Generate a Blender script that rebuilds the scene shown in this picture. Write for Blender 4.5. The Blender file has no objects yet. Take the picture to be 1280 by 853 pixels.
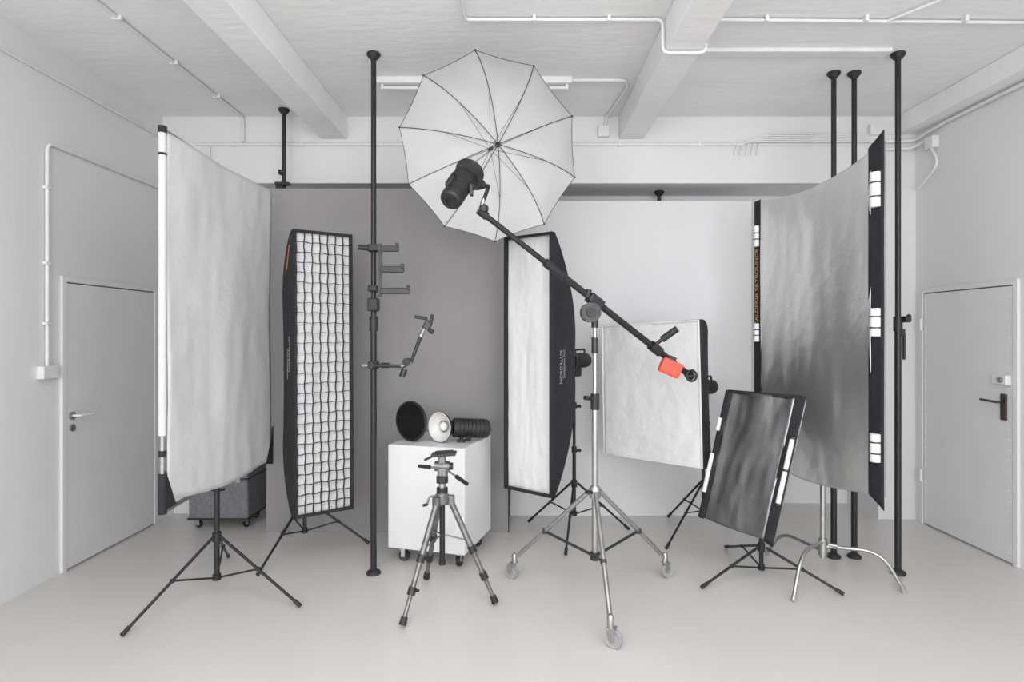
import bpy, math, random
from mathutils import Vector, Matrix, noise
random.seed(4)
V = Vector
scene = bpy.context.scene
scene.view_settings.view_transform = 'Standard'
scene.view_settings.look = 'None'
COL = scene.collection

# ------------------------------------------------------------------ materials
def mat(name, col, rough=0.5, metal=0.0, nscale=0, namt=0.0, bscale=0, bamt=0.0, bdist=0.01,
        stretch=(1,1,1), trans=0.0, spec=None, rvar=0.0):
    m = bpy.data.materials.new(name); m.use_nodes = True
    nt = m.node_tree; b = nt.nodes['Principled BSDF']
    c = (col[0], col[1], col[2], 1)
    b.inputs['Base Color'].default_value = c
    b.inputs['Roughness'].default_value = rough
    b.inputs['Metallic'].default_value = metal
    if spec is not None: b.inputs['Specular IOR Level'].default_value = spec
    tc = nt.nodes.new('ShaderNodeTexCoord')
    mp = nt.nodes.new('ShaderNodeMapping'); mp.inputs['Scale'].default_value = stretch
    nt.links.new(tc.outputs['Object'], mp.inputs['Vector'])
    if nscale:
        n = nt.nodes.new('ShaderNodeTexNoise'); n.inputs['Scale'].default_value = nscale
        n.inputs['Detail'].default_value = 6
        nt.links.new(mp.outputs['Vector'], n.inputs['Vector'])
        r = nt.nodes.new('ShaderNodeValToRGB')
        r.color_ramp.elements[0].position = 0.3; r.color_ramp.elements[1].position = 0.7
        r.color_ramp.elements[0].color = (col[0]*(1-namt), col[1]*(1-namt), col[2]*(1-namt), 1)
        r.color_ramp.elements[1].color = (min(1,col[0]*(1+namt)), min(1,col[1]*(1+namt)), min(1,col[2]*(1+namt)), 1)
        nt.links.new(n.outputs['Fac'], r.inputs['Fac'])
        nt.links.new(r.outputs['Color'], b.inputs['Base Color'])
        if rvar:
            mr = nt.nodes.new('ShaderNodeMapRange')
            mr.inputs['To Min'].default_value = max(0.02, rough-rvar); mr.inputs['To Max'].default_value = rough+rvar
            nt.links.new(n.outputs['Fac'], mr.inputs['Value'])
            nt.links.new(mr.outputs['Result'], b.inputs['Roughness'])
    if bscale:
        n2 = nt.nodes.new('ShaderNodeTexNoise'); n2.inputs['Scale'].default_value = bscale
        n2.inputs['Detail'].default_value = 5
        nt.links.new(mp.outputs['Vector'], n2.inputs['Vector'])
        bp = nt.nodes.new('ShaderNodeBump'); bp.inputs['Strength'].default_value = bamt
        bp.inputs['Distance'].default_value = bdist
        nt.links.new(n2.outputs['Fac'], bp.inputs['Height'])
        nt.links.new(bp.outputs['Normal'], b.inputs['Normal'])
    if trans:
        tr = nt.nodes.new('ShaderNodeBsdfTranslucent'); tr.inputs['Color'].default_value = c
        mx = nt.nodes.new('ShaderNodeMixShader'); mx.inputs['Fac'].default_value = trans
        out = nt.nodes['Material Output']
        nt.links.new(b.outputs['BSDF'], mx.inputs[1]); nt.links.new(tr.outputs['BSDF'], mx.inputs[2])
        nt.links.new(mx.outputs['Shader'], out.inputs['Surface'])
    return m

M_wall  = mat('wall_paint', (.74,.74,.75), .6, nscale=1.2, namt=.025, bscale=45, bamt=.15, bdist=.004)
M_wallL = mat('wall_paint_side', (.75,.75,.757), .6, nscale=1.0, namt=.03, bscale=9, bamt=.15, bdist=.01)
M_ceil  = mat('ceiling_paint', (.86,.86,.86), .8, nscale=2, namt=.03, bscale=11, bamt=.35, bdist=.012, stretch=(.5,1.6,1))
M_floor = mat('epoxy_floor', (.635,.612,.588), .32, nscale=.9, namt=.035, bscale=3, bamt=.04, bdist=.01)
M_door  = mat('door_paint', (.74,.74,.75), .38, nscale=3, namt=.02)
M_gap   = mat('door_gap', (.12,.12,.12), .8)
M_pipe  = mat('pipe_paint', (.76,.76,.76), .45, nscale=8, namt=.05)
M_whiteb= mat('white_board', (.72,.725,.735), .65, nscale=1, namt=.015)
M_greyb = mat('grey_backdrop', (.285,.278,.275), .75, nscale=.9, namt=.07, bscale=2, bamt=.08)
M_black = mat('black_metal', (.014,.014,.016), .38, nscale=20, namt=.2)
M_blackp= mat('black_plastic', (.016,.016,.018), .5, nscale=30, namt=.2)
M_fabric= mat('black_fabric', (.014,.015,.019), .8, nscale=12, namt=.3, bscale=25, bamt=.5, bdist=.01)
M_cloth = mat('white_cloth', (.76,.76,.77), .85, nscale=2.2, namt=.03, bscale=7, bamt=.45, bdist=.025, trans=.25)
M_diff  = mat('diffuser_cloth', (.72,.72,.73), .8, nscale=3, namt=.03, bscale=10, bamt=.6, bdist=.02)
M_umb   = mat('umbrella_cloth', (.68,.68,.68), .75, nscale=5, namt=.04, bscale=14, bamt=.3, bdist=.012, trans=.3)
M_silver= mat('silver_fabric', (.86,.86,.85), .36, .93, nscale=2.2, namt=.06, bscale=14, bamt=.16, bdist=.02)
M_silver2=mat('graphite_fabric', (.21,.21,.215), .30, .92, nscale=4, namt=.25, bscale=30, bamt=.25, bdist=.006, rvar=.08)
M_chrome= mat('satin_chrome', (.46,.46,.45), .33, 1.0, nscale=15, namt=.08)
M_alu   = mat('grey_aluminium', (.22,.22,.215), .42, .85, nscale=25, namt=.25)
M_white = mat('white_laminate', (.75,.75,.76), .45, nscale=2, namt=.015)
M_case  = mat('grey_case', (.17,.175,.19), .55, nscale=30, namt=.2, bscale=60, bamt=.2)
M_orange= mat('orange_weight', (.72,.08,.045), .45, nscale=10, namt=.05)
M_oranget=mat('orange_trim', (.65,.16,.03), .5)
M_gold  = mat('gold_print', (.55,.33,.08), .5)
M_print = mat('white_print', (.40,.40,.40), .6)
M_wheel = mat('grey_rubber', (.33,.33,.34), .5, nscale=20, namt=.1)
M_brass = mat('brown_handle', (.10,.075,.06), .35, .7)
M_glass = mat('frosted_bowl', (.74,.73,.70), .25, nscale=10, namt=.03)
M_grid  = mat('grid_fabric', (.03,.03,.033), .8)
M_dull  = mat('dark_grey_metal', (.04,.04,.043), .4, .4, nscale=20, namt=.2)

# ------------------------------------------------------------------ builders
def link(o, parent):
    COL.objects.link(o)
    if parent is not None:
        o.parent = parent
        o.matrix_parent_inverse = Matrix.Translation(-parent.location)
    return o

def root(name, x=0, y=0, z=0):
    e = bpy.data.objects.new(name, None); e.empty_display_size = .1
    e.location = (x, y, z); COL.objects.link(e); return e

def mk(name, verts, faces, m, parent=None, smooth=True, ang=35):
    me = bpy.data.meshes.new(name); me.from_pydata([tuple(v) for v in verts], [], faces); me.update()
    me.materials.append(m)
    if smooth:
        for p in me.polygons: p.use_smooth = True
        me.set_sharp_from_angle(angle=math.radians(ang))
    o = bpy.data.objects.new(name, me)
    return link(o, parent)

def box(name, c, s, m, parent=None, R=None, bevel=.004):
    R = R or Matrix.Identity(3); c = V(c)
    vs = []
    for x in (-.5,.5):
        for y in (-.5,.5):
            for z in (-.5,.5):
                vs.append(c + R @ V((x*s[0], y*s[1], z*s[2])))
    fs = [(0,1,3,2),(4,6,7,5),(0,4,5,1),(2,3,7,6),(0,2,6,4),(1,5,7,3)]
    o = mk(name, vs, fs, m, parent, smooth=False)
    if bevel:
        b = o.modifiers.new('bevel','BEVEL'); b.width = bevel; b.segments = 2; b.limit_method = 'ANGLE'
    return o

def bb(name, lo, hi, m, parent=None, bevel=0):
    c = [(a+b)/2 for a,b in zip(lo,hi)]; s = [b-a for a,b in zip(lo,hi)]
    return box(name, c, s, m, parent, bevel=bevel)

def basis(a, ref=V((0,0,1))):
    a = V(a).normalized()
    if abs(a.dot(ref)) > .98: ref = V((1,0,0))
    u = ref.cross(a).normalized(); v = a.cross(u).normalized()
    return a, u, v

def axes(x, y, z):
    return Matrix((x, y, z)).transposed()

def lathe(name, o, axis, prof, m, parent=None, seg=28, ang=35):
    o = V(o); a,u,v = basis(axis)
    vs=[]; fs=[]
    for r,h in prof:
        for k in range(seg):
            t = 2*math.pi*k/seg
            vs.append(o + a*h + (u*math.cos(t)+v*math.sin(t))*max(r,1e-5))
    for i in range(len(prof)-1):
        for k in range(seg):
            k2=(k+1)%seg
            fs.append((i*seg+k, i*seg+k2, (i+1)*seg+k2, (i+1)*seg+k))
    return mk(name, vs, fs, m, parent, ang=ang)

def cyl(name, p1, p2, r, m, parent=None, r2=None, seg=18):
    p1=V(p1); p2=V(p2); L=(p2-p1).length; r2 = r if r2 is None else r2
    return lathe(name, p1, p2-p1, [(0,0),(r,0),(r2,L),(0,L)], m, parent, seg)

def tube(name, pts, r, m, parent=None, closed=False):
    cu = bpy.data.curves.new(name,'CURVE'); cu.dimensions='3D'; cu.bevel_depth=r; cu.bevel_resolution=3
    cu.use_fill_caps=True
    s = cu.splines.new('POLY'); s.points.add(len(pts)-1); s.use_cyclic_u=closed
    for i,p in enumerate(pts): s.points[i].co=(p[0],p[1],p[2],1)
    cu.materials.append(m)
    o = bpy.data.objects.new(name, cu); return link(o, parent)

def bend(pts, rad=.05, n=5):
    pts=[V(p) for p in pts]; out=[pts[0]]
    for i in range(1,len(pts)-1):
        a,b,c = pts[i-1],pts[i],pts[i+1]
        r=min(rad,(a-b).length*.45,(c-b).length*.45)
        p=b+(a-b).normalized()*r; q=b+(c-b).normalized()*r
        for k in range(n+1):
            t=k/n; out.append(p*(1-t)**2+b*2*t*(1-t)+q*t*t)
    out.append(pts[-1]); return out

def sphere(name, c, r, m, parent=None):
    prof=[(r*math.sin(math.pi*i/12), -r*math.cos(math.pi*i/12)) for i in range(13)]
    return lathe(name, c, (0,0,1), prof, m, parent, 18, 60)

def text(name, s, loc, xdir, zdir, size, m, parent):
    cu = bpy.data.curves.new(name,'FONT'); cu.body=s; cu.size=size; cu.extrude=.0006
    cu.align_x='CENTER'; cu.align_y='CENTER'; cu.materials.append(m)
    o=bpy.data.objects.new(name,cu); COL.objects.link(o)
    x=V(xdir).normalized(); z=V(zdir).normalized(); y=z.cross(x)
    mw = Matrix.Translation(V(loc)) @ axes(x,y,z).to_4x4()
    o.parent=parent; o.matrix_parent_inverse=Matrix.Translation(-parent.location); o.matrix_basis=mw
    return o

# ------------------------------------------------------------------ room
H=3.56; XL=-3.12; XR=3.53; YB=5.8; YF=-3.0
bb('floor',(XL-.15,YF-.15,-.1),(XR+.15,YB+.15,0),M_floor)
bb('ceiling',(XL-.15,YF-.15,H),(XR+.15,YB+.15,H+.12),M_ceil)
bb('wall_left',(XL-.15,YF-.15,0),(XL,YB+.15,H),M_wallL)
bb('wall_right',(XR,YF-.15,0),(XR+.15,YB+.15,H),M_wallL)
bb('wall_back',(XL,YB,0),(XR,YB+.15,H),M_wall)
bb('wall_back_lintel',(XL,5.3,2.97),(XR,YB,H),M_wall)
bb('wall_back_pier',(3.2,5.3,0),(XR,YB,2.97),M_wall)
bb('wall_back_pier.001',(XL,5.47,0),(-2.55,YB,2.97),M_wall)
bb('ceiling_beam',(-1.72,YF,3.36),(-1.49,5.3,H),M_ceil,bevel=.008)
bb('ceiling_beam.001',(.905,YF,3.36),(1.125,5.3,H),M_ceil,bevel=.008)
bb('trim_1',(3.36,YF,3.40),(XR,5.3,H),M_ceil,bevel=.008)
rw = root('wall_rear',0,YF,0)
bb('sill',(XL,YF-.15,0),(XR,YF,.9),M_wall,rw)
bb('head',(XL,YF-.15,3.0),(XR,YF,H),M_wall,rw)
for i,(a,b) in enumerate([(XL,-2.7),(-.95,-.7),(1.1,1.35),(3.1,XR)]):
    bb('post_%d'%i,(a,YF-.15,.9),(b,YF,3.0),M_wall,rw)
for i,(a,b) in enumerate([(-2.7,-.95),(-.7,1.1),(1.35,3.1)]):  # unseen windows, added as a setting for the rear fill lamps
    w=root('window_%d'%(i+1),(a+b)/2,YF-.07,1.95)
    for nm,lo,hi in [('frame_l',(a,YF-.1,.9),(a+.05,YF-.04,3)),('frame_r',(b-.05,YF-.1,.9),(b,YF-.04,3)),
                     ('frame_t',(a+.05,YF-.1,2.95),(b-.05,YF-.04,3)),('frame_b',(a+.05,YF-.1,.9),(b-.05,YF-.04,.95)),
                     ('mullion',((a+b)/2-.02,YF-.1,.95),((a+b)/2+.02,YF-.04,2.95))]:
        bb(nm,lo,hi,M_white,w)

# doors
def door(name, X, s, y0, y1, zt):
    r=root(name,X,(y0+y1)/2,0)
    def b(nm,xa,xb,ya,yb,za,zb,m,bev=.003):
        x1,x2=sorted((X+s*xa,X+s*xb)); return bb(nm,(x1,ya,za),(x2,yb,zb),m,r,bev)
    f=.04
    b('jamb_near',0.0,.022,y0,y0+f,0,zt,M_door); b('jamb_far',0.0,.022,y1-f,y1,0,zt,M_door)
    b('jamb_head',0.0,.022,y0+f,y1-f,zt-f,zt,M_door)
    b('gap',0.0,.004,y0+f,y1-f,0.004,zt-f,M_gap,0)
    b('leaf',.004,.016,y0+f+.008,y1-f-.008,.012,zt-f-.008,M_door)
    return r,b
dl,b=door('door_1',XL,1,4.10,5.19,2.04)
cyl('rose',(XL+.016,4.19,1.07),(XL+.03,4.19,1.07),.028,M_chrome,dl)
cyl('rose_lower',(XL+.016,4.19,.985),(XL+.03,4.19,.985),.024,M_chrome,dl)
tube('lever',bend([(XL+.03,4.19,1.07),(XL+.075,4.19,1.07),(XL+.078,4.33,1.07)],.02),.009,M_pipe,dl)
dr,b=door('door_2',XR,-1,4.20,5.22,2.03)
b('handle_plate',.016,.03,4.29,4.34,1.02,1.21,M_brass)
tube('lever',bend([(XR-.03,4.315,1.15),(XR-.075,4.315,1.15),(XR-.078,4.46,1.155)],.02),.009,M_brass,dr)
b('lock_box',.016,.06,4.255,4.38,1.28,1.345,M_pipe)
cyl('lock_knob',(XR-.06,4.29,1.312),(XR-.08,4.29,1.312),.018,M_chrome,dr)
for k,z in enumerate((1.72,.42)):
    cyl('hinge_%d'%k,(XR-.03,5.185,z-.05),(XR-.03,5.185,z+.05),.013,M_pipe,dr)
for k in range(26):
    z=.08+k*.073
    for yy in (4.275,5.145):
        sphere('rivet',(XR-.016,yy,z),.005,M_door,dr)

# pipes & conduits
pp=root('wall_conduit',XL+.015,3.97,1.4)
tube('pipe',bend([(XL+.018,3.97,1.42),(XL+.018,3.97,2.91),(XL+.018,5.25,2.91)],.06),.012,M_pipe,pp)
bb('junction_box',(XL,3.90,1.345),(XL+.05,4.03,1.43),M_pipe,pp,.006)
for z in (1.7,2.1,2.6): bb('clip',(XL,3.95,z),(XL+.033,3.99,z+.02),M_pipe,pp,.002)
pp=root('wall_conduit',XL+.01,3,3.36)
tube('pipe',[(XL+.012,YF+.1,3.365),(XL+.012,5.28,3.365)],.009,M_pipe,pp)
pp=root('ceiling_conduit',-2.4,4,H)
tube('pipe',bend([(-2.4,0.5,H-.014),(-2.4,5.28,H-.014),(-2.4,5.28,3.33)],.05),.011,M_pipe,pp)
for y in (3.6,4.2,4.8): bb('clip',(-2.43,y,H-.028),(-2.37,y+.02,H),M_pipe,pp,.002)
pp=root('back_wall_pipe',0,5.28,3.31)
tube('pipe',[(-2.82,5.282,3.31),(2.0,5.282,3.31)],.014,M_pipe,pp)
tube('pipe_stub',bend([(-2.7,5.282,3.29),(-2.7,5.282,3.2)],.02),.01,M_pipe,pp)
for x in [-2.5,-1.9,-1.2,-.5,.2,.9,1.6]: bb('clip',(x,5.265,3.292),(x+.02,5.3,3.328),M_pipe,pp,.002)
for k in range(5):
    z=3.33+k*.018
    tube('cable_%d'%k,bend([(1.92+k*.05,5.285,3.22),(1.96+k*.05,5.285,z-.01),(2.12+k*.03,5.27,z),(3.33,5.27,z-.005*k)],.06),.008,M_pipe,pp)
pp=root('ceiling_pipe',0,3.62,H)
z=H-.02; zb=3.34
tube('pipe',bend([(-.31,YF+.2,z),(-.31,3.62,z),(.885,3.62,z),(.885,3.62,zb),(1.145,3.62,zb),(1.145,3.62,z),(3.33,3.66,z)],.04),.010,M_pipe,pp)
tube('branch',bend([(2.25,3.64,z),(2.45,3.35,z),(2.5,1.0,z)],.05),.009,M_pipe,pp)
for x in (.1,.55,1.5,2.1,2.7): bb('clip',(x,3.6,H-.035),(x+.02,3.65,H),M_pipe,pp,.002)
for nm,x0,x1,y,sz in [('fluorescent_batten',-1.04,.42,4.5,.05),('fluorescent_batten',1.2,2.52,4.05,.03)]:
    f=root(nm,(x0+x1)/2,y,H)
    bb('housing',(x0,y-.045,H-sz),(x1,y+.045,H),M_pipe,f,.008)
    if sz>.04:
        cyl('tube',(x0+.05,y,H-sz-.022),(x1-.05,y,H-sz-.022),.013,M_white,f)
        for xx in (x0+.03,x1-.05): bb('lampholder',(xx,y-.02,H-sz-.04),(xx+.02,y+.02,H-sz),M_pipe,f,.003)
pp=root('lamp_conduit',.8,4.8,H)
tube('pipe',bend([(.42,4.5,H-.015),(.82,4.5,H-.015),(.86,4.62,H-.015),(.80,5.27,H-.015),(.78,5.27,3.45)],.04),.012,M_pipe,pp)
bb('junction_box',(.72,5.25,3.37),(.82,5.3,3.47),M_pipe,pp,.006)
pp=root('corner_pipes',XR-.05,5,3.35)
tube('pipe_1',bend([(3.1,5.27,3.33),(3.48,5.25,3.33),(3.50,4.9,3.37),(3.50,1.0,3.37)],.06),.014,M_pipe,pp)
tube('pipe_2',bend([(3.1,5.27,3.26),(3.47,5.24,3.26),(3.49,5.1,3.30),(3.49,4.95,3.05),(3.49,5.2,2.9)],.08),.012,M_pipe,pp)
bb('junction_box',(3.10,5.24,3.38),(3.2,5.3,3.48),M_pipe,pp,.006)
bb('junction_box_2',(XR-.06,5.0,3.2),(XR,5.1,3.3),M_pipe,pp,.006)

# ------------------------------------------------------------------ backdrops
gb=root('grey_backdrop',-1.05,4.95,0)
bb('panel',(-2.06,4.95,0.0),(-.066,4.965,2.84),M_greyb,gb,.002)
bb('batten_top',(-2.06,4.965,2.79),(-.066,4.99,2.83),M_white,gb)
bb('edge_strip',(-.0655,4.948,0.0),(-.058,4.967,2.84),M_dull,gb)
for x in (-2.0,-.1): bb('stile',(x-.03,4.965,0),(x+.03,4.99,2.79),M_white,gb)
box('rear_foot',(-.15,5.07,.02),(.05,.2,.04),M_white,gb)
box('rear_foot_2',(-1.8,5.07,.02),(.05,.2,.04),M_white,gb)
wb=root('white_backdrop',1.05,5.4,0)
bb('panel',(-.05,5.4,0.0),(2.12,5.42,2.835),M_whiteb,wb,.002)
for x in (.0,1.0,2.07): bb('stile',(x-.03,5.42,0),(x+.03,5.45,2.8),M_whiteb,wb)

# ------------------------------------------------------------------ autopoles
def autopole(x,y,top=H,r=.021,handle=1.35,extra=True):
    a=root('autopole',x,y,0)
    lathe('foot',(x,y,0),(0,0,1),[(0,0),(.046,0),(.05,.008),(.044,.02),(.02,.035),(0,.035)],M_blackp,a)
    cyl('lower_tube',(x,y,.03),(x,y,1.72),r,M_black,a)
    cyl('upper_tube',(x,y,1.7),(x,y,top-.04),r*.86,M_black,a)
    cyl('collar',(x,y,1.66),(x,y,1.76),r*1.35,M_blackp,a)
    lathe('ceiling_cup',(x,y,top),(0,0,-1),[(0,0),(.044,0),(.048,.01),(.042,.022),(.022,.045),(0,.05)],M_blackp,a)
    if extra:
        box('lever',(x+.035,y-.01,handle+.2),(.014,.02,.17),M_blackp,a)
        box('lever_hinge',(x+.02,y,handle+.3),(.04,.04,.05),M_blackp,a)
    return a
p1=autopole(-.973,4.1,extra=False)
autopole(-1.98,5.12,extra=False)
autopole(1.336,5.6,2.97,extra=False)
autopole(2.33,4.4,extra=False); autopole(2.48,4.4,extra=False)
p6=autopole(2.61,4.1,extra=True)
sphere('ball',(2.665,4.07,1.76),.016,M_dull,p6)
cyl('knob',(2.63,4.07,1.74),(2.67,4.07,1.74),.022,M_dull,p6)
bk=root('backdrop_clamp',-1.98,5.06,2.88)
box('body',(-1.99,5.06,2.86),(.06,.05,.07),M_blackp,bk); box('jaw',(-1.96,5.04,2.90),(.12,.05,.025),M_blackp,bk)
box('jaw_2',(-1.98,5.05,3.0),(.03,.05,.04),M_blackp,bk)

# clamp sleeves around pole 1 belong to the pole; bracket and arm mount on their front
x0=-.973; yf=4.052
for nm,z,w_,h_ in [('clamp_sleeve',2.225,.075,.05),('clamp_sleeve_2',1.95,.065,.045),('clamp_sleeve_3',1.84,.07,.09),('clamp_sleeve_4',1.43,.065,.055)]:
    box(nm,(x0,4.0975,z),(w_,.083,h_),M_blackp,p1,bevel=.01)
hb=root('paper_hook_bracket',-.90,4.04,2.05)
box('clamp_face',(x0+.01,yf-.008,2.225),(.07,.012,.045),M_blackp,hb)
cyl('clamp_knob',(x0-.02,yf-.012,2.22),(x0-.09,yf-.012,2.225),.018,M_blackp,hb)
box('plate',(x0+.055,yf-.008,2.07),(.03,.012,.36),M_dull,hb)
for k,(z,l) in enumerate([(2.215,.125),(2.075,.16),(1.93,.20)]):
    box('hook_%d'%k,(x0+.06+l/2,yf-.014,z),(l,.018,.042),M_dull,hb,bevel=.006)
    box('hook_tip_%d'%k,(x0+.06+l-.012,yf-.016,z+.022),(.022,.022,.035),M_dull,hb,bevel=.006)
ma=root('articulated_arm',-.8,4.03,1.43)
cyl('mount_knob',(x0,yf-.002,1.43),(x0,yf-.035,1.43),.022,M_blackp,ma)
cyl('clamp_screw',(x0-.02,yf-.02,1.43),(x0-.06,yf-.02,1.43),.01,M_chrome,ma)
pA=V((x0+.01,4.03,1.43)); pB=V((-.765,4.02,1.425)); pC=V((-.70,4.01,1.455)); pD=V((-.635,4.01,1.63)); pE=V((-.60,4.0,1.70))
cyl('arm_1',pA,pB,.013,M_dull,ma,.011); cyl('arm_1_sleeve',pA+V((.06,0,0)),pA+V((.11,0,0)),.018,M_blackp,ma)
cyl('elbow_link',pB,pC,.016,M_chrome,ma)
cyl('elbow_knob',pB+V((.02,-.01,-.02)),pB+V((.005,-.02,-.07)),.021,M_dull,ma)
cyl('elbow_disc',pC+V((-.03,.02,.0)),pC+V((-.03,-.03,0)),.026,M_blackp,ma)
cyl('arm_2',pC,pD,.011,M_dull,ma,.013); sphere('ball',pD,.018,M_chrome,ma)
cyl('ball_neck',pD,pE,.012,M_chrome,ma)
box('grip_body',pE+V((.01,0,.0)),(.05,.04,.06),M_dull,ma,R=Matrix.Rotation(.5,3,'Y'),bevel=.008)
box('grip_jaw_1',pE+V((-.035,0,.05)),(.085,.035,.022),M_blackp,ma,R=Matrix.Rotation(.15,3,'Y'),bevel=.006)
box('grip_jaw_2',pE+V((.035,0,.035)),(.022,.035,.075),M_blackp,ma,R=Matrix.Rotation(.3,3,'Y'),bevel=.006)
cyl('grip_screw',pE+V((.02,0,-.03)),pE+V((.05,0,-.05)),.014,M_blackp,ma)

# ------------------------------------------------------------------ stand
def stand(r, c, top, feet, legz=.32, bot=.07, m=M_black, rad=.016, m2=None, tag=''):
    m2 = m2 or m; cx,cy=c; h=top-bot
    z1=bot+h*.45; z2=bot+h*.75
    cyl('column_lower'+tag,(cx,cy,bot),(cx,cy,z1),rad,m,r)
    cyl('column_mid'+tag,(cx,cy,z1-.02),(cx,cy,z2),rad*.82,m,r)
    cyl('column_top'+tag,(cx,cy,z2-.02),(cx,cy,top),rad*.62,m,r)
    for i,z in enumerate((z1,z2)):
        cyl('collar_%d'%i+tag,(cx,cy,z-.03),(cx,cy,z+.02),rad*1.4,M_blackp,r)
        cyl('collar_knob_%d'%i+tag,(cx+.015,cy,z-.01),(cx+.055,cy-.01,z-.01),.013,M_blackp,r)
    cyl('leg_hub'+tag,(cx,cy,legz-.03),(cx,cy,legz+.025),rad*1.6,M_blackp,r)
    cyl('brace_hub'+tag,(cx,cy,bot-.005),(cx,cy,bot+.03),rad*1.5,M_blackp,r)
    for i,(fx,fy) in enumerate(feet):
        d=V((fx-cx,fy-cy,0)).normalized()
        a=V((cx,cy,legz))+d*.03; e=V((fx,fy,.014))
        cyl('leg_%d'%i+tag,a,e,.0095,m2,r,.0085)
        dd=(e-a).normalized()
        cyl('foot_%d'%i+tag,e-dd*.05,e,.0125,M_blackp,r)
        mid=a.lerp(e,.48)
        cyl('brace_%d'%i+tag,V((cx,cy,bot+.012))+d*.02,mid,.006,m2,r)
        box('brace_joint_%d'%i+tag,mid,(.024,.024,.024),M_blackp,r,bevel=.006)

# ------------------------------------------------------------------ fabric panels
def sheet(name,TL,TR,BR,BL,m,parent,nu=40,nv=60,amp=.008,fs=2.0,sag=0,seed=0,edge=0,crk=0):
    TL,TR,BR,BL=map(V,(TL,TR,BR,BL)); n=(TR-TL).cross(BL-TL).normalized()
    vs=[];fs_=[]
    for j in range(nv+1):
        v=j/nv
        for i in range(nu+1):
            u=i/nu
            p=(TL*(1-u)+TR*u)*(1-v)+(BL*(1-u)+BR*u)*v
            w=noise.noise(V((u*fs*1.5+seed,v*fs*.9,seed)))*amp + noise.noise(V((u*fs*5+seed,v*fs*2.5,3)))*amp*.35
            if crk: w+=crk*(.15+.85*v*v)*noise.noise(V((u*13+v*9+seed,v*17-u*7,1.7)))
            p=p+n*w+V((0,0,-1))*sag*math.sin(math.pi*u)*v**3
            p=p+V((0,0,-1))*edge*math.sin(math.pi*u)*(1-v)**6
            vs.append(p)
    for j in range(nv):
        for i in range(nu):
            a=j*(nu+1)+i; fs_.append((a,a+1,a+nu+2,a+nu+1))
    o=mk(name,vs,fs_,m,parent,ang=80)
    s=o.modifiers.new('solid','SOLIDIFY'); s.thickness=.003
    return o
def quad(TL,TR,BR,BL):
    def f(u,v): return (V(TL)*(1-u)+V(TR)*u)*(1-v)+(V(BL)*(1-u)+V(BR)*u)*v
    return f
def pocket(name,a,b,c,d,m,r):
    """triangular fabric pocket with thickness d (vector)"""
    a,b,c=V(a),V(b),V(c)
    mk(name,[a-d,b-d,c-d,a+d,b+d,c+d],[(0,1,2),(3,5,4),(0,3,4,1),(1,4,5,2),(2,5,3,0)],m,r,False)

# left white scrim
r=root('white_scrim_panel',-1.86,3.75,0)
TL,TR,BR,BL=(-1.855,3.19,2.715),(-1.795,4.40,2.69),(-1.81,4.40,.72),(-1.855,3.19,.76)
sheet('cloth',TL,TR,BR,BL,M_cloth,r,amp=.020,sag=.05,seed=2,edge=.01,crk=.004)
f=quad(TL,TR,BR,BL); off=V((-.028,0,0))
P=[V(a)+off for a in (TL,TR,BR,BL)]
P[0]+=V((.012,-.015,.012)); P[3]+=V((.012,-.015,-.06)); P[1]+=V((0,.02,-.06)); P[2]+=V((0,.02,.05))
for i in range(4): cyl('frame_%d'%i,P[i],P[(i+1)%4],.013,M_chrome,r)
cyl('cross_bar',P[0].lerp(P[3],.5),P[1].lerp(P[2],.5),.013,M_chrome,r)
cyl('sleeve_near',P[0],P[0].lerp(P[3],.80),.020,M_cloth,r)
cyl('sleeve_tip',P[0].lerp(P[3],-.008),P[0].lerp(P[3],.010),.022,M_fabric,r)
cyl('sleeve_strap',P[0].lerp(P[3],.062),P[0].lerp(P[3],.068),.0215,M_fabric,r)
cyl('sleeve_strap_2',P[0].lerp(P[3],.84),P[0].lerp(P[3],.855),.019,M_fabric,r)
cyl('sleeve_foot',P[0].lerp(P[3],.90),P[0].lerp(P[3],1.005),.022,M_fabric,r)
d=V((.006,0,0))
pocket('corner_near',f(-.015,.92),f(-.015,1.025),f(.06,1.02),d,M_fabric,r)
pocket('corner_far',f(1.03,.88)+V((.008,0,0)),f(1.03,1.02)+V((.008,0,0)),f(.94,1.01)+V((.008,0,0)),d,M_fabric,r)
stand(r,(-1.895,3.80),1.75,[(-2.13,3.24),(-1.29,3.59),(-2.10,4.38)],legz=.36,bot=.09,rad=.017)
box('panel_grip',(-1.895,3.80,1.74),(.05,.06,.06),M_blackp,r)

# big silver reflector at right
r=root('silver_reflector_panel',1.97,4.0,0)
sTL,sTR,sBR,sBL=V((1.85,4.6,2.66)),V((2.06,3.37,2.70)),V((2.06,3.37,.72)),V((1.85,4.6,.70))
f=quad(sTL,sTR,sBR,sBL)
sheet('silver_cloth',f(.04,0),f(.93,.0),f(.93,1.0),f(.04,1.0),M_silver,r,nu=110,nv=150,amp=.014,fs=2.0,sag=.05,seed=7,edge=.075,crk=.0035)
bx=V((.03,.006,0))
tl,tr,br,bl=[a+bx for a in (f(.01,.0),f(.975,-.02),f(.975,1.0),f(.01,.99))]
cyl('frame_near',tr,br,.014,M_chrome,r); cyl('frame_far',tl,bl,.014,M_chrome,r)
for k,v_ in enumerate((.10,.5,.9)): cyl('frame_bar_%d'%k,tl.lerp(bl,v_),tr.lerp(br,v_),.013,M_chrome,r)
sheet('edge_band_near',f(.915,-.01),f(1.01,-.045),f(1.01,1.035),f(.915,1.0),M_fabric,r,nu=4,nv=50,amp=.004,seed=5)
sheet('edge_band_far',f(-.03,.0),f(.045,.0),f(.045,1.0),f(-.03,1.0),M_fabric,r,nu=4,nv=50,amp=.004,seed=9)
n=(sTR-sTL).cross(sBL-sTL).normalized()
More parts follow.
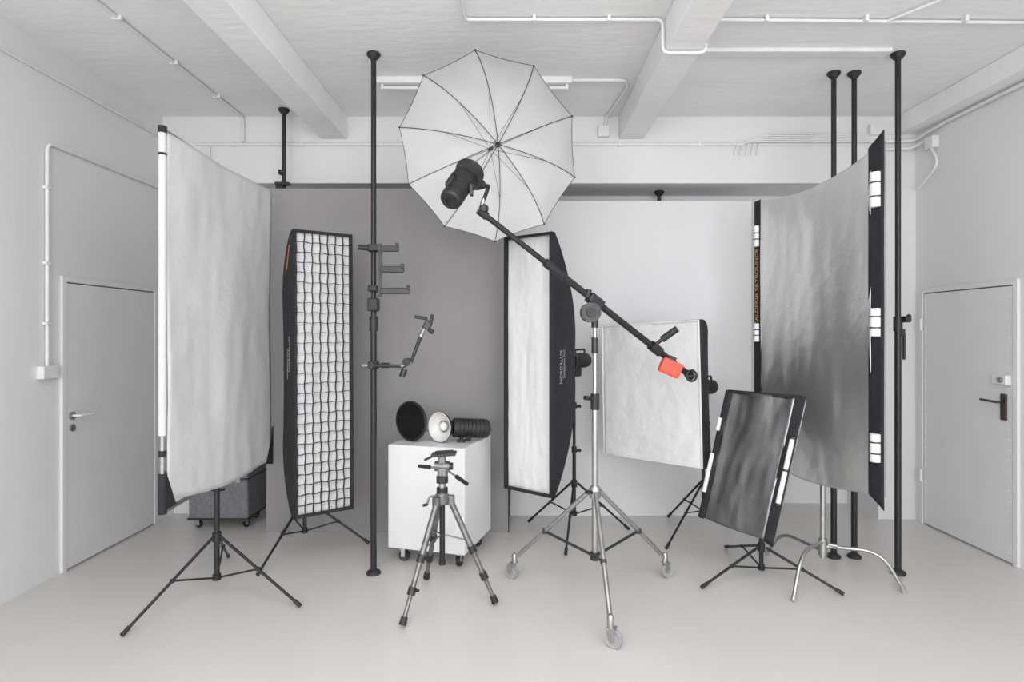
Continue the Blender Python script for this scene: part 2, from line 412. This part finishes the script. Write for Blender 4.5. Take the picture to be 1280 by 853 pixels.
if n.x>0: n=-n
for k,(va,vb) in enumerate([(.07,.17),(.46,.54),(.82,.90)]):
    a=f(.967,va)+n*.010; c=f(.967,vb)+n*.010
    cyl('tube_window_%d'%k,a,c,.030,M_pipe,r)
    for t in (.3,.7):
        q=a.lerp(c,t); cyl('tube_ring',q-V((0,0,.004)),q+V((0,0,.004)),.032,M_dull,r)
for k,(va,vb) in enumerate([(.10,.18),(.48,.55)]):
    a=f(.008,va)+n*.012; c=f(.008,vb)+n*.012
    cyl('tube_window_far_%d'%k,a,c,.022,M_pipe,r)
    for t in (.35,.65):
        q=a.lerp(c,t); cyl('tube_ring',q-V((0,0,.004)),q+V((0,0,.004)),.024,M_dull,r)
text('print','CALDERIA SKYBOUNCE',f(.006,.34)+n*.010,(0,0,1),n,.055,M_gold,r)
cx,cy=2.055,4.02
cyl('stand_column',(cx,cy,.14),(cx,cy,1.1),.0175,M_chrome,r)
cyl('stand_column_upper',(cx,cy,1.08),(cx,cy,1.75),.014,M_chrome,r)
cyl('stand_collar',(cx,cy,1.05),(cx,cy,1.12),.024,M_chrome,r)
cyl('base_hub',(cx,cy,.16),(cx,cy,.27),.028,M_chrome,r)
cyl('base_knob',(cx+.03,cy-.02,.235),(cx+.075,cy-.05,.235),.012,M_chrome,r)
for i,(fx,fy,z) in enumerate([(1.70,3.68,.25),(2.46,3.80,.22),(1.86,4.45,.19)]):
    d=V((fx-cx,fy-cy,0)); L=d.length; d.normalize(); c0=V((cx,cy,0))
    pts=bend([c0+V((0,0,z))+d*.02,c0+d*(L*.72)+V((0,0,z+.02)),c0+d*L+V((0,0,.012))],.14,8)
    tube('base_leg_%d'%i,pts,.0125,M_chrome,r)
    cyl('foot_%d'%i,c0+d*L+V((0,0,.0)),c0+d*(L-.012)+V((0,0,.03)),.015,M_wheel,r)

# small graphite reflector
r=root('small_reflector_panel',1.63,4.02,0)
TL,TR,BR,BL=(1.484,4.20,1.247),(1.824,3.80,1.245),(1.595,3.75,.33),(1.273,4.15,.37)
f=quad(TL,TR,BR,BL)
n=(V(TR)-V(TL)).cross(V(BL)-V(TL)).normalized()
if n.y>0: n=-n
sheet('cloth',f(.05,0.01),f(.90,0.01),f(.90,.99),f(.05,.99),M_silver2,r,nu=24,nv=48,amp=.012,seed=4,sag=.01)
sheet('edge_band_right',f(.885,0),f(1.03,0),f(1.03,1.02),f(.885,1.0),M_fabric,r,nu=4,nv=30,amp=.003)
sheet('edge_band_left',f(-.03,0),f(.06,0),f(.06,1.0),f(-.03,1.0),M_fabric,r,nu=4,nv=30,amp=.003)
sheet('edge_band_top',f(.0,-.005),f(1,-.005),f(1,.02),f(.0,.02),M_fabric,r,nu=8,nv=2,amp=.001)
bk_=-n*.022
for i,(a,c) in enumerate([((0,.02),(1,.02)),((1,.02),(1,.98)),((1,.97),(0,.97)),((0,.98),(0,.02)),((0,.5),(1,.5))]):
    cyl('frame_%d'%i,f(*a)+bk_,f(*c)+bk_,.011,M_chrome,r)
cyl('tube_right',f(.985,.28)+n*.012,f(.985,.74)+n*.012,.015,M_pipe,r)
cyl('tube_left',f(-.012,.22)+n*.012,f(-.012,.32)+n*.012,.014,M_pipe,r)
cyl('tube_left_2',f(-.012,.50)+n*.012,f(-.012,.80)+n*.012,.014,M_pipe,r)
for t in (.28,.5,.73): cyl('tube_ring',f(.985,t)+n*.012,f(.985,t+.015)+n*.012,.018,M_dull,r)
stand(r,(1.66,4.06),.80,[(1.19,3.85),(2.05,3.75),(1.60,4.58)],legz=.20,bot=.05,rad=.015)

# ------------------------------------------------------------------ monolight
def monolight(r, c, axis, L, rad, tag='', handle=True):
    a,u,v=basis(axis); c=V(c)
    prof=[(0,0),(rad*.8,0),(rad*.95,.012)]
    h=.03
    while h<L-.03:
        prof += [(rad,h),(rad,h+.018),(rad*.93,h+.02),(rad*.93,h+.028)]
        h+=.03
    prof += [(rad,L-.02),(rad*.9,L),(0,L)]
    lathe('body'+tag,c,a,prof,M_blackp,r,28,25)
    for s in (-1,1):
        cyl('rear_knob'+tag,c+u*rad*.4*s-a*.012,c+u*rad*.4*s+a*.002,rad*.18,M_dull,r)
    if handle:
        tube('handle'+tag,bend([c+v*rad*.9+a*.03,c+v*rad*1.45+a*.03,c+v*rad*1.45+a*(L*.6),c+v*rad*.9+a*(L*.6)],.02),.008,M_blackp,r)
    return a,u,v

# ------------------------------------------------------------------ softboxes
def softbox(r, c, right, up, w, h, depth, pw=2.2, ph=1.4, rr=.085, head=.28, bw=.016, mborder=None):
    c=V(c); right=V(right).normalized(); up=V(up).normalized(); back=up.cross(right).normalized()
    mborder=mborder or M_fabric
    N=14; ns=8; vs=[]; fs=[]
    def half(t):
        t=max(t,0)
        return rr+(w/2-rr)*(1-t**pw), rr+(h/2-rr)*(1-t**ph)
    ts=[-.10]+[i/N for i in range(N+1)]
    for t in ts:
        hw,hh=half(t); ring=[]
        for s in range(4):
            for k in range(ns):
                q=-1+2*k/ns
                x,y=[(q,-1),(1,q),(-q,1),(-1,-q)][s]
                sg=-.025*(1-q*q)*math.sin(math.pi*max(t,0))
                if t<=0: sg=-.004*(1-q*q)
                if s in (0,2): pt=(x*hw, y*(hh+sg))
                else: pt=(x*(hw+sg*.3), y*hh)
                ring.append(pt)
        for x,y in ring: vs.append(c+right*x+up*y+back*(t*depth if t>0 else t*.35))
    n=4*ns
    for i in range(len(ts)-1):
        for k in range(n):
            k2=(k+1)%n; fs.append((i*n+k,i*n+k2,(i+1)*n+k2,(i+1)*n+k))
    o=mk('shell',vs,fs,M_fabric,r,ang=50)
    s=o.modifiers.new('solid','SOLIDIFY'); s.thickness=.003
    g=quad(c-right*w/2*.985+up*h/2*.992,c+right*w/2*.985+up*h/2*.992,c+right*w/2*.985-up*h/2*.992,c-right*w/2*.985-up*h/2*.992)
    dz=-back*(.0 if mborder is M_fabric else .03)
    sheet('diffuser',g(0,0)+dz,g(1,0)+dz,g(1,1)+dz,g(0,1)+dz,M_diff,r,nu=30,nv=70,amp=.012,fs=2.2,seed=w*7,crk=.004)
    R=axes(right,back,up)
    for nm,dx,dy,sx,sy in [('border_left',-1,0,bw,h),('border_right',1,0,bw,h),('border_top',0,1,w-.03,bw),('border_bottom',0,-1,w-.03,bw)]:
        box(nm,c+right*dx*(w/2-bw*.5)+up*dy*(h/2-bw*.5)-back*.022,(sx,.04,sy),mborder,r,R=R,bevel=.003)
    for sx in (-1,1):
        for sy in (-1,1):
            pts=[]
            for i in range(N+1):
                t=i/N; hw,hh=half(t)
                pts.append(c+right*sx*hw+up*sy*hh+back*t*depth)
            tube('corner_seam',pts,.004,M_blackp,r)
    rc=c+back*depth
    lathe('speed_ring',rc-back*.01,back,[(.07,0),(rr*1.35,0),(rr*1.35,.03),(.05,.04),(0,.04)],M_blackp,r)
    if head:
        monolight(r,rc+back*(.03+head),-back,head,.062)
        box('tilt_bracket',rc+back*.16-up*.09,(.05,.08,.08),M_dull,r,R=R,bevel=.008)
    return back,rc

# strip softbox with egg-crate grid (left)
r=root('strip_softbox_with_grid',-1.5,4.4,0)
c=V((-1.352,4.20,1.372)); right=V((.323,.245,0)).normalized(); up=V((-.022,0,1)).normalized()
up=(up-right*up.dot(right)).normalized()
w,h=.41,1.96
back,rc=softbox(r,c,right,up,w,h,.44,pw=4.5,ph=1.7)
nc,nr=7,28
vs=[];fs=[]
def strip(p0,p1,depthv,seg,wob,wd):
    b=len(vs)
    for i in range(seg+1):
        t=i/seg; p=p0.lerp(p1,t)+wd*(math.sin(t*seg*math.pi*.5+p0.x*40+p0.z*23)*wob*(1 if 0<i<seg else 0))
        vs.append(p); vs.append(p+depthv)
    for i in range(seg): fs.append((b+2*i,b+2*i+2,b+2*i+3,b+2*i+1))
fr=c-back*.040
gw,gh=w-.03,h-.03
for i in range(nc+1):
    x=-gw/2+gw*i/nc
    strip(fr+right*x-up*gh/2,fr+right*x+up*gh/2,back*.018,nr*2,.0032,right)
for j in range(nr+1):
    y=-gh/2+gh*j/nr
    strip(fr-right*gw/2+up*y,fr+right*gw/2+up*y,back*.018,nc*2,.0038,up)
o=mk('egg_crate_grid',vs,fs,M_grid,r,False); s=o.modifiers.new('s','SOLIDIFY'); s.thickness=.003; s.offset=0
tube('orange_piping',[c-right*(w/2+.003)+up*(h/2-.10-i*.02)+back*(.06+i*.008) for i in range(9)],.003,M_oranget,r)
text('print','NORDALUX',c-right*(w/2+.003)+back*.07+up*.13,up,-right,.045,M_print,r)
text('print_2','PROFESSIONAL STRIP',c-right*(w/2+.002)+back*.115+up*.06,up,-right,.022,M_print,r)
stand(r,(-1.62,4.60),1.30,[(-1.14,4.66),(-1.745,4.05),(-1.90,4.88)],legz=.36,bot=.12,rad=.015)

# strip softbox (centre)
r=root('strip_softbox',.42,4.86,0)
c=V((.104,4.44,1.42)); right=V((.342,-.28,0)).normalized(); up=V((0,0,1))
w,h=.44,1.90
back,rc=softbox(r,c,right,up,w,h,.46,pw=3.0,ph=1.15)
text('print','NORDALUX',c+right*(w/2+.003)+back*.085+up*-.02,up,right,.045,M_print,r)
text('print_2','PROFESSIONAL STRIP',c+right*(w/2+.002)+back*.125-up*.0,up,right,.022,M_print,r)
stand(r,(.475,4.90),1.36,[(.11,5.2),(.365,4.42),(.94,4.99)],legz=.42,bot=.16,rad=.015)

# square softbox (right of centre)
r=root('square_softbox',1.5,4.9,0)
c=V((1.035,4.60,1.20)); right=V((.59,-.70,.035)).normalized(); up=V((.02,0,1)); up=(up-right*up.dot(right)).normalized()
back,rc=softbox(r,c,right,up,.92,1.05,.50,pw=1.6,ph=1.6,head=.33,bw=.012,mborder=M_diff)
stand(r,(1.58,5.06),1.15,[(1.14,4.55),(1.86,5.16),(1.35,5.33)],legz=.38,bot=.14,rad=.015)

# ------------------------------------------------------------------ boom stand with umbrella
def castor(r,p,rad=.05,ang=0,m=M_wheel,top=.13):
    p=V(p); d=V((math.cos(ang),math.sin(ang),0)); s=V((-d.y,d.x,0))
    wc=V((p.x,p.y,rad))+d*.02
    lathe('wheel',wc-s*.014,s,[(0,.002),(rad*.35,0),(rad*.4,.004),(rad*.8,.004),(rad*.95,.0),(rad,.008),(rad,.02),(rad*.95,.028),(rad*.8,.024),(rad*.4,.024),(rad*.35,.028),(0,.026)],m,r,24)
    R=axes(d,s,V((0,0,1)))
    for q in (-1,1):
        box('fork',wc+s*.02*q+V((-.008,-.0,rad*.45)),(.03,.004,rad*1.3),M_chrome,r,R=R,bevel=.002)
    cyl('axle',wc-s*.024,wc+s*.024,.006,M_chrome,r)
    box('fork_crown',V((p.x,p.y,rad*2+.008))+d*.008,(.045,.05,.008),M_chrome,r,R=R,bevel=.003)
    cyl('stem',(p.x,p.y,rad*2),(p.x,p.y,max(top,rad*2+.02)),.011,M_chrome,r)

r=root('boom_stand_with_umbrella',.497,3.74,0)
cx,cy=.492,3.74
cyl('column_lower',(cx,cy,.24),(cx,cy,1.22),.0195,M_chrome,r)
cyl('column_mid',(cx,cy,1.18),(cx,cy,1.56),.0145,M_chrome,r)
cyl('column_top',(cx,cy,1.54),(cx,cy,1.80),.012,M_chrome,r)
cyl('collar',(cx,cy,1.17),(cx,cy,1.27),.027,M_blackp,r)
cyl('collar_knob',(cx-.02,cy-.02,1.24),(cx-.07,cy-.05,1.25),.014,M_blackp,r)
cyl('collar_2',(cx,cy,1.52),(cx,cy,1.62),.022,M_dull,r)
lathe('leg_hub',(cx,cy,.62),(0,0,1),[(0,0),(.03,0),(.036,.01),(.036,.06),(.026,.075),(0,.075)],M_chrome,r)
cyl('hub_knob',(cx-.02,cy-.02,.66),(cx-.06,cy-.05,.67),.012,M_blackp,r)
cyl('brace_hub',(cx,cy,.235),(cx,cy,.28),.03,M_dull,r)
for i,(fx,fy,ca) in enumerate([(.496,3.15,-.6),(-.01,4.02,2.6),(1.00,4.03,.5)]):
    d=V((fx-cx,fy-cy,0)).normalized(); a=V((cx,cy,.66))+d*.035; e=V((fx,fy,.135))
    cyl('leg_%d'%i,a,e,.0145,M_chrome,r)
    lathe('leg_tip_%d'%i,(fx,fy,.105),(0,0,1),[(0,0),(.018,0),(.02,.05),(.012,.065),(0,.065)],M_chrome,r,16)
    mid=a.lerp(e,.58); cyl('brace_%d'%i,V((cx,cy,.26))+d*.02,mid,.009,M_black,r)
    box('brace_joint_%d'%i,mid,(.034,.034,.034),M_dull,r,bevel=.006)
    castor(r,(fx,fy,0),.048,ca,top=.12)
b0=V((-.181,3.40,2.32)); b1=V((.489,3.72,1.845)); bd=(b1-b0)
be=b0+bd*2.02
bdn=bd.normalized()
cyl('boom_inner',b0,b0+bd*.75,.0165,M_black,r); cyl('boom_outer',b0+bd*.55,be,.021,M_black,r)
cyl('boom_collar',b0+bd*.53,b0+bd*.60,.027,M_blackp,r)
cyl('pivot_disc',(cx-.03,cy+.035,1.775),(cx-.03,cy-.06,1.775),.062,M_dull,r)
lathe('pivot_ring',(cx-.03,cy-.06,1.775),(0,-1,0),[(.048,0),(.048,.004),(.054,.004),(.054,0)],M_dull,r)
cyl('pivot_cap',(cx-.03,cy-.06,1.775),(cx-.03,cy-.08,1.775),.03,M_blackp,r)
nb=bdn.cross(V((0,0,1))).normalized()
box('pivot_saddle',b1,(.11,.07,.06),M_dull,r,R=axes(bdn,-nb,nb.cross(bdn)),bevel=.01)
cyl('pivot_spigot',(cx,cy,1.68),(cx,cy,1.78),.022,M_dull,r)
cyl('pivot_knob',b1+V((-.04,-.03,.07)),b1+V((-.05,-.03,.02)),.018,M_blackp,r)
cyl('boom_tip',b0-bdn*.04,b0+bdn*.02,.024,M_blackp,r)
cyl('tip_spigot',b0-bdn*.03,b0+V((.0,-.01,.09)),.012,M_chrome,r)
sphere('tip_ball',b0+V((0,-.01,.03)),.027,M_dull,r)
cyl('tip_knob',b0+V((0,-.02,.03)),b0+V((.0,-.07,.02)),.016,M_blackp,r)
h0=b0+bd*1.62+V((0,-.02,.02))
cyl('handle_clamp',b0+bd*1.58,b0+bd*1.68,.033,M_blackp,r)
cyl('handle_neck',h0,h0+V((.06,-.02,.05)),.012,M_dull,r)
cyl('handle_grip',h0+V((.04,-.015,.035)),h0+V((.13,-.05,.105)),.022,M_blackp,r)
wc=b0+bd*1.80+V((-.01,-.035,-.045))
Rw=Matrix.Rotation(.42,3,'Y')
box('counterweight',wc,(.14,.07,.10),M_orange,r,R=Rw,bevel=.012)
box('counterweight_clamp',b0+bd*1.80,(.05,.06,.06),M_blackp,r,R=Rw)
cyl('boom_end_cap',be-bdn*.03,be+bdn*.02,.026,M_blackp,r)
ct=be+V((.0,-.04,-.0))
lathe('crank_wheel',ct,(0.1,-1,0),[(.028,-.006),(.04,-.006),(.043,0),(.04,.006),(.028,.006),(.028,-.006)],M_blackp,r)
box('crank_spoke',ct,(.06,.008,.01),M_blackp,r,bevel=.002); cyl('crank_axle',be,ct,.009,M_dull,r)
sphere('crank_knob',ct+V((.0,-.02,.035)),.013,M_blackp,r)

# flash head on boom
hax=V((.30,.66,.69)).normalized()
hc=V((-.355,3.22,2.355))
a,u,v=monolight(r,hc,hax,.25,.062,'_flash')
lathe('flash_reflector',hc+hax*.25,hax,[(.05,-.01),(.075,0),(.082,.05),(.086,.055),(.080,.05),(.05,.005)],M_blackp,r)
sphere('flash_dome',hc+hax*.26,.045,M_glass,r)
tube('yoke',bend([hc+hax*.13+V((.07,0,0)),hc+hax*.13+V((.12,-.01,-.0)),b0+V((.03,-.03,.16)),b0+V((.0,-.01,.08))],.03),.011,M_blackp,r)
box('yoke_plate',hc+hax*.13+V((.07,0,-.01)),(.02,.05,.06),M_dull,r)
cyl('yoke_knob',hc+hax*.13+V((.10,-.02,0)),hc+hax*.13+V((.14,-.05,.02)),.018,M_blackp,r)

# umbrella
ap=V((-.118,3.99,2.905)); ax=V((.22,.86,.43)).normalized(); R_=.575; D=.31
u=V((1,0,0)); u=(u-ax*u.dot(ax)).normalized(); v=ax.cross(u).normalized()
if v.z<0: v=-v
NR=10; NS=10; NM=6; th0=math.radians(95)
def rib(k,s):
    t=th0+2*math.pi*k/NR; rr=R_*math.sin(s*1.15)/math.sin(1.15)
    return ap-ax*(D*(1-math.cos(s*1.15))/(1-math.cos(1.15)))+(u*math.cos(t)+v*math.sin(t))*rr
SC=.015
vs=[];fs=[]
for k in range(NR):
    b0i=len(vs)
    for i in range(NS+1):
        s=i/NS; A=rib(k,s); B=rib(k+1,s)
        for j in range(NM+1):
            q=j/NM; p=A.lerp(B,q)
            cen=ap-ax*(ap-p).dot(ax)
            p=p+(cen-p)*(SC*math.sin(math.pi*q)*s**3)+ax*(.02*math.sin(math.pi*q)*math.sin(math.pi*s))
            vs.append(p)
    for i in range(NS):
        for j in range(NM):
            a_=b0i+i*(NM+1)+j; fs.append((a_,a_+1,a_+NM+2,a_+NM+1))
mk('umbrella_canopy',vs,fs,M_umb,r,ang=80)
hem=[]
for k in range(NR):
    A=rib(k,1);B=rib(k+1,1)
    for j in range(NM):
        q=j/NM;p=A.lerp(B,q);cen=ap-ax*(ap-p).dot(ax); hem.append(p+(cen-p)*(SC*math.sin(math.pi*q)))
tube('umbrella_hem',hem,.0018,M_dull,r,closed=True)
run=ap-ax*.20
for k in range(NR):
    pts=[rib(k,i/12)-ax*.006 for i in range(13)]
    tube('umbrella_rib_%d'%k,pts,.0022,M_black,r)
    tube('umbrella_stretcher_%d'%k,[run,rib(k,.5)-ax*.008],.0014,M_dull,r)
    sphere('rib_tip',rib(k,1),.006,M_black,r)
cyl('umbrella_shaft',ap+ax*.05,hc+hax*.2+V((.0,0,.06)),.0045,M_chrome,r)
cyl('umbrella_hub',ap-ax*.03,ap+ax*.02,.016,M_blackp,r); cyl('umbrella_runner',run-ax*.02,run+ax*.03,.011,M_blackp,r)

# ------------------------------------------------------------------ white plinth on castors
r=root('white_plinth',-.556,4.495,0)
R=Matrix.Rotation(math.radians(-15.7),3,'Z')
pc=V((-.556,4.495,.48))
box('body',pc,(.585,.585,.74),M_white,r,R=R,bevel=.008)
for i,(a_,b_) in enumerate([(-.22,-.22),(.22,-.22),(-.22,.22),(.22,.22)]):
    q=R@V((a_,b_,0)); castor(r,(pc.x+q.x,pc.y+q.y,0),.04,i*1.3,M_blackp,top=.11)
TOPZ=.851
r=root('honeycomb_reflector',-.77,4.42,TOPZ)
cc=V((-.772,4.40,TOPZ+.150)); fa=V((-.55,-.83,.0)).normalized()
lathe('dish',cc,-fa,[(.141,0),(.144,.008),(.138,.02),(.115,.05),(.08,.075),(.07,.10),(.0,.10)],M_blackp,r,40)
lathe('rim',cc,-fa,[(.132,-.004),(.146,-.006),(.149,.005),(.146,.014),(.135,.010)],M_dull,r,40)
a_,u_,v_=basis(fa); vs=[];fs=[]
def bar(p,q,dep):
    b=len(vs); vs.extend([p,q,q-dep,p-dep]); fs.append((b,b+1,b+2,b+3))
for k in range(-10,11):
    x=k*.0128; L=math.sqrt(max(0,.134**2-x*x))
    for ang in (0,60,120):
        t=math.radians(ang); d1=u_*math.cos(t)+v_*math.sin(t); d2=-u_*math.sin(t)+v_*math.cos(t)
        bar(cc+d2*x-d1*L,cc+d2*x+d1*L,fa*.012)
o=mk('honeycomb',vs,fs,M_dull,r,False); s=o.modifiers.new('s','SOLIDIFY'); s.thickness=.0012
# flash head lying, open white bowl reflector with frosted dome inside
r=root('flash_head',-.42,4.43,TOPZ)
fx=V((-.555,4.36,TOPZ+.113)); body0=V((-.205,4.47,TOPZ+.084)); bax=(fx-body0).normalized()
fdir=V((-.55,-.83,.02)).normalized()
monolight(r,body0,bax,.27,.071,handle=False)
lathe('bowl_outside',fx,-fdir,[(.106,-.002),(.108,.004),(.098,.03),(.075,.06),(.055,.085),(0,.085)],M_blackp,r,36)
lathe('bowl_inside',fx,-fdir,[(.108,-.004),(.102,-.004),(.099,.004),(.088,.028),(.066,.05),(.035,.066),(0,.07)],M_glass,r,36)
sphere('bowl_dome',fx-fdir*.045,.034,M_pipe,r)
lathe('dome_ring',fx-fdir*.05,fdir,[(.036,0),(.042,.0),(.042,.006),(.036,.006),(.036,0)],M_chrome,r,30)
cyl('mount_post',(-.40,4.38,TOPZ+.01),(-.40,4.41,TOPZ+.06),.014,M_blackp,r)
box('mount_foot',(-.40,4.375,TOPZ+.010),(.06,.04,.02),M_blackp,r)
cyl('mount_knob',(-.36,4.34,TOPZ+.035),(-.33,4.33,TOPZ+.035),.02,M_blackp,r)

# ------------------------------------------------------------------ camera tripod
r=root('camera_tripod',-.45,3.66,0)
cx,cy=-.45,3.66
lathe('shoulder',(cx,cy,.60),(0,0,1),[(0,0),(.03,0),(.05,.015),(.052,.05),(.038,.065),(.028,.085),(0,.085)],M_alu,r)
cyl('centre_column',(cx,cy,.25),(cx,cy,.60),.017,M_black,r)
cyl('column_foot',(cx,cy,.235),(cx,cy,.26),.021,M_blackp,r)
cyl('column_upper',(cx,cy,.66),(cx,cy,.74),.021,M_chrome,r)
cyl('column_lock',(cx,cy,.675),(cx,cy,.705),.034,M_blackp,r)
tube('elevator_crank',bend([(cx-.03,cy-.02,.66),(cx-.075,cy-.04,.66),(cx-.085,cy-.045,.61)],.015),.006,M_alu,r)
cyl('crank_grip',(cx-.085,cy-.045,.615),(cx-.11,cy-.055,.61),.009,M_blackp,r)
for i,(fx_,fy_) in enumerate([(-.634,3.35),(-.125,3.63),(-.597,4.0)]):
    d=V((fx_-cx,fy_-cy,0)).normalized(); s=V((-d.y,d.x,0))
    a=V((cx,cy,.63))+d*.05; e=V((fx_,fy_,.02)); dn=(e-a).normalized()
    box('hinge_%d'%i,a,(.05,.045,.06),M_alu,r,R=axes(d,s,V((0,0,1))),bevel=.008)
    cyl('leg_upper_%d'%i,a,a.lerp(e,.50),.0185,M_alu,r)
    cyl('leg_mid_%d'%i,a.lerp(e,.48),a.lerp(e,.76),.0155,M_alu,r)
    cyl('leg_lower_%d'%i,a.lerp(e,.74),e,.0125,M_alu,r)
    for t in (.48,.74):
        cyl('leg_lock',a.lerp(e,t)-dn*.02,a.lerp(e,t)+dn*.025,.0235,M_dull,r)
        cyl('lock_lever',a.lerp(e,t)+s*.015,a.lerp(e,t)+s*.045-dn*.01,.008,M_blackp,r)
    cyl('foot_%d'%i,e-dn*.04,V((fx_,fy_,.016)),.019,M_blackp,r,.022)
    cyl('brace_%d'%i,V((cx,cy,.42)),a.lerp(e,.40),.005,M_alu,r)
cyl('pan_base',(cx,cy,.735),(cx,cy,.775),.036,M_dull,r)
box('head_body',(cx+.003,cy,.80),(.06,.06,.06),M_alu,r,bevel=.012)
cyl('tilt_drum',(cx-.045,cy,.835),(cx+.045,cy,.835),.03,M_alu,r)
cyl('tilt_knob',(cx+.045,cy,.835),(cx+.065,cy,.835),.022,M_blackp,r)
box('side_arm',(cx,cy,.875),(.045,.05,.05),M_alu,r,bevel=.008)
box('camera_plate',(cx+.01,cy,.91),(.15,.10,.016),M_dull,r,R=Matrix.Rotation(-.06,3,'Y'),bevel=.004)
box('plate_rubber',(cx+.01,cy,.921),(.11,.08,.008),M_blackp,r,R=Matrix.Rotation(-.06,3,'Y'),bevel=.002)
cyl('plate_lever',(cx-.06,cy-.04,.90),(cx-.10,cy-.06,.885),.007,M_blackp,r)
cyl('pan_handle_rod',(cx+.03,cy-.03,.82),(cx+.10,cy-.09,.79),.006,M_chrome,r)
cyl('pan_handle_grip',(cx+.095,cy-.085,.792),(cx+.165,cy-.145,.762),.013,M_blackp,r,.011)
cyl('side_handle_rod',(cx-.02,cy-.03,.83),(cx-.07,cy-.07,.845),.006,M_chrome,r)
cyl('side_handle_grip',(cx-.065,cy-.066,.843),(cx-.125,cy-.115,.862),.012,M_blackp,r,.010)

# ------------------------------------------------------------------ grey case on castors
r=root('grey_flight_case',-2.5,5.22,0)
box('body',(-2.5,5.22,.29),(.50,.38,.44),M_case,r,bevel=.02)
box('lid_band',(-2.5,5.22,.42),(.51,.39,.015),M_dull,r)
box('lid_band_2',(-2.5,5.22,.085),(.51,.39,.02),M_dull,r)
tube('handle',bend([(-2.56,5.02,.34),(-2.56,4.99,.34),(-2.44,4.99,.34),(-2.44,5.02,.34)],.015),.008,M_blackp,r)
for xx in (-.17,.17): box('latch',(-2.5+xx,5.024,.42),(.04,.015,.06),M_chrome,r)
for i,(a_,b_) in enumerate([(-.2,-.14),(.2,-.14),(-.2,.14),(.2,.14)]): castor(r,(-2.5+a_,5.22+b_,0),.028,i*1.1,M_blackp,top=.075)

# ------------------------------------------------------------------ lights (added fill lamps, at the rear wall openings and overhead)
def area(name,loc,rot,sx,sy,e,col=(1,1,1)):
    l=bpy.data.lights.new(name,'AREA'); l.shape='RECTANGLE'; l.size=sx; l.size_y=sy; l.energy=e; l.color=col
    o=bpy.data.objects.new(name,l); o.location=loc; o.rotation_euler=rot; COL.objects.link(o)
for i,x in enumerate((-1.82,.2,2.22)):
    area('window_daylight_%d'%i,(x,YF-.02,1.95),(math.radians(90),0,0),1.7,2.0,86,(.99,.993,1))  # added fill behind the camera, in place of an unknown source
area('studio_softlight',(.2,1.0,3.3),(math.radians(12),0,0),4.0,2.2,66)  # added overhead fill to flatten the shadows, not an actual fixture
wd=bpy.data.worlds.new('world'); scene.world=wd; wd.use_nodes=True
wd.node_tree.nodes['Background'].inputs['Color'].default_value=(.9,.94,1,1)
wd.node_tree.nodes['Background'].inputs['Strength'].default_value=1.0

# ------------------------------------------------------------------ camera
cam=bpy.data.cameras.new('camera'); co=bpy.data.objects.new('camera',cam); COL.objects.link(co)
co.location=(0,0,1.65); co.rotation_euler=(math.radians(90),0,0)
cam.sensor_width=36; cam.lens=750/1280*36; cam.shift_x=-5/1280; cam.shift_y=-10.5/1280
cam.clip_start=.05
scene.camera=co
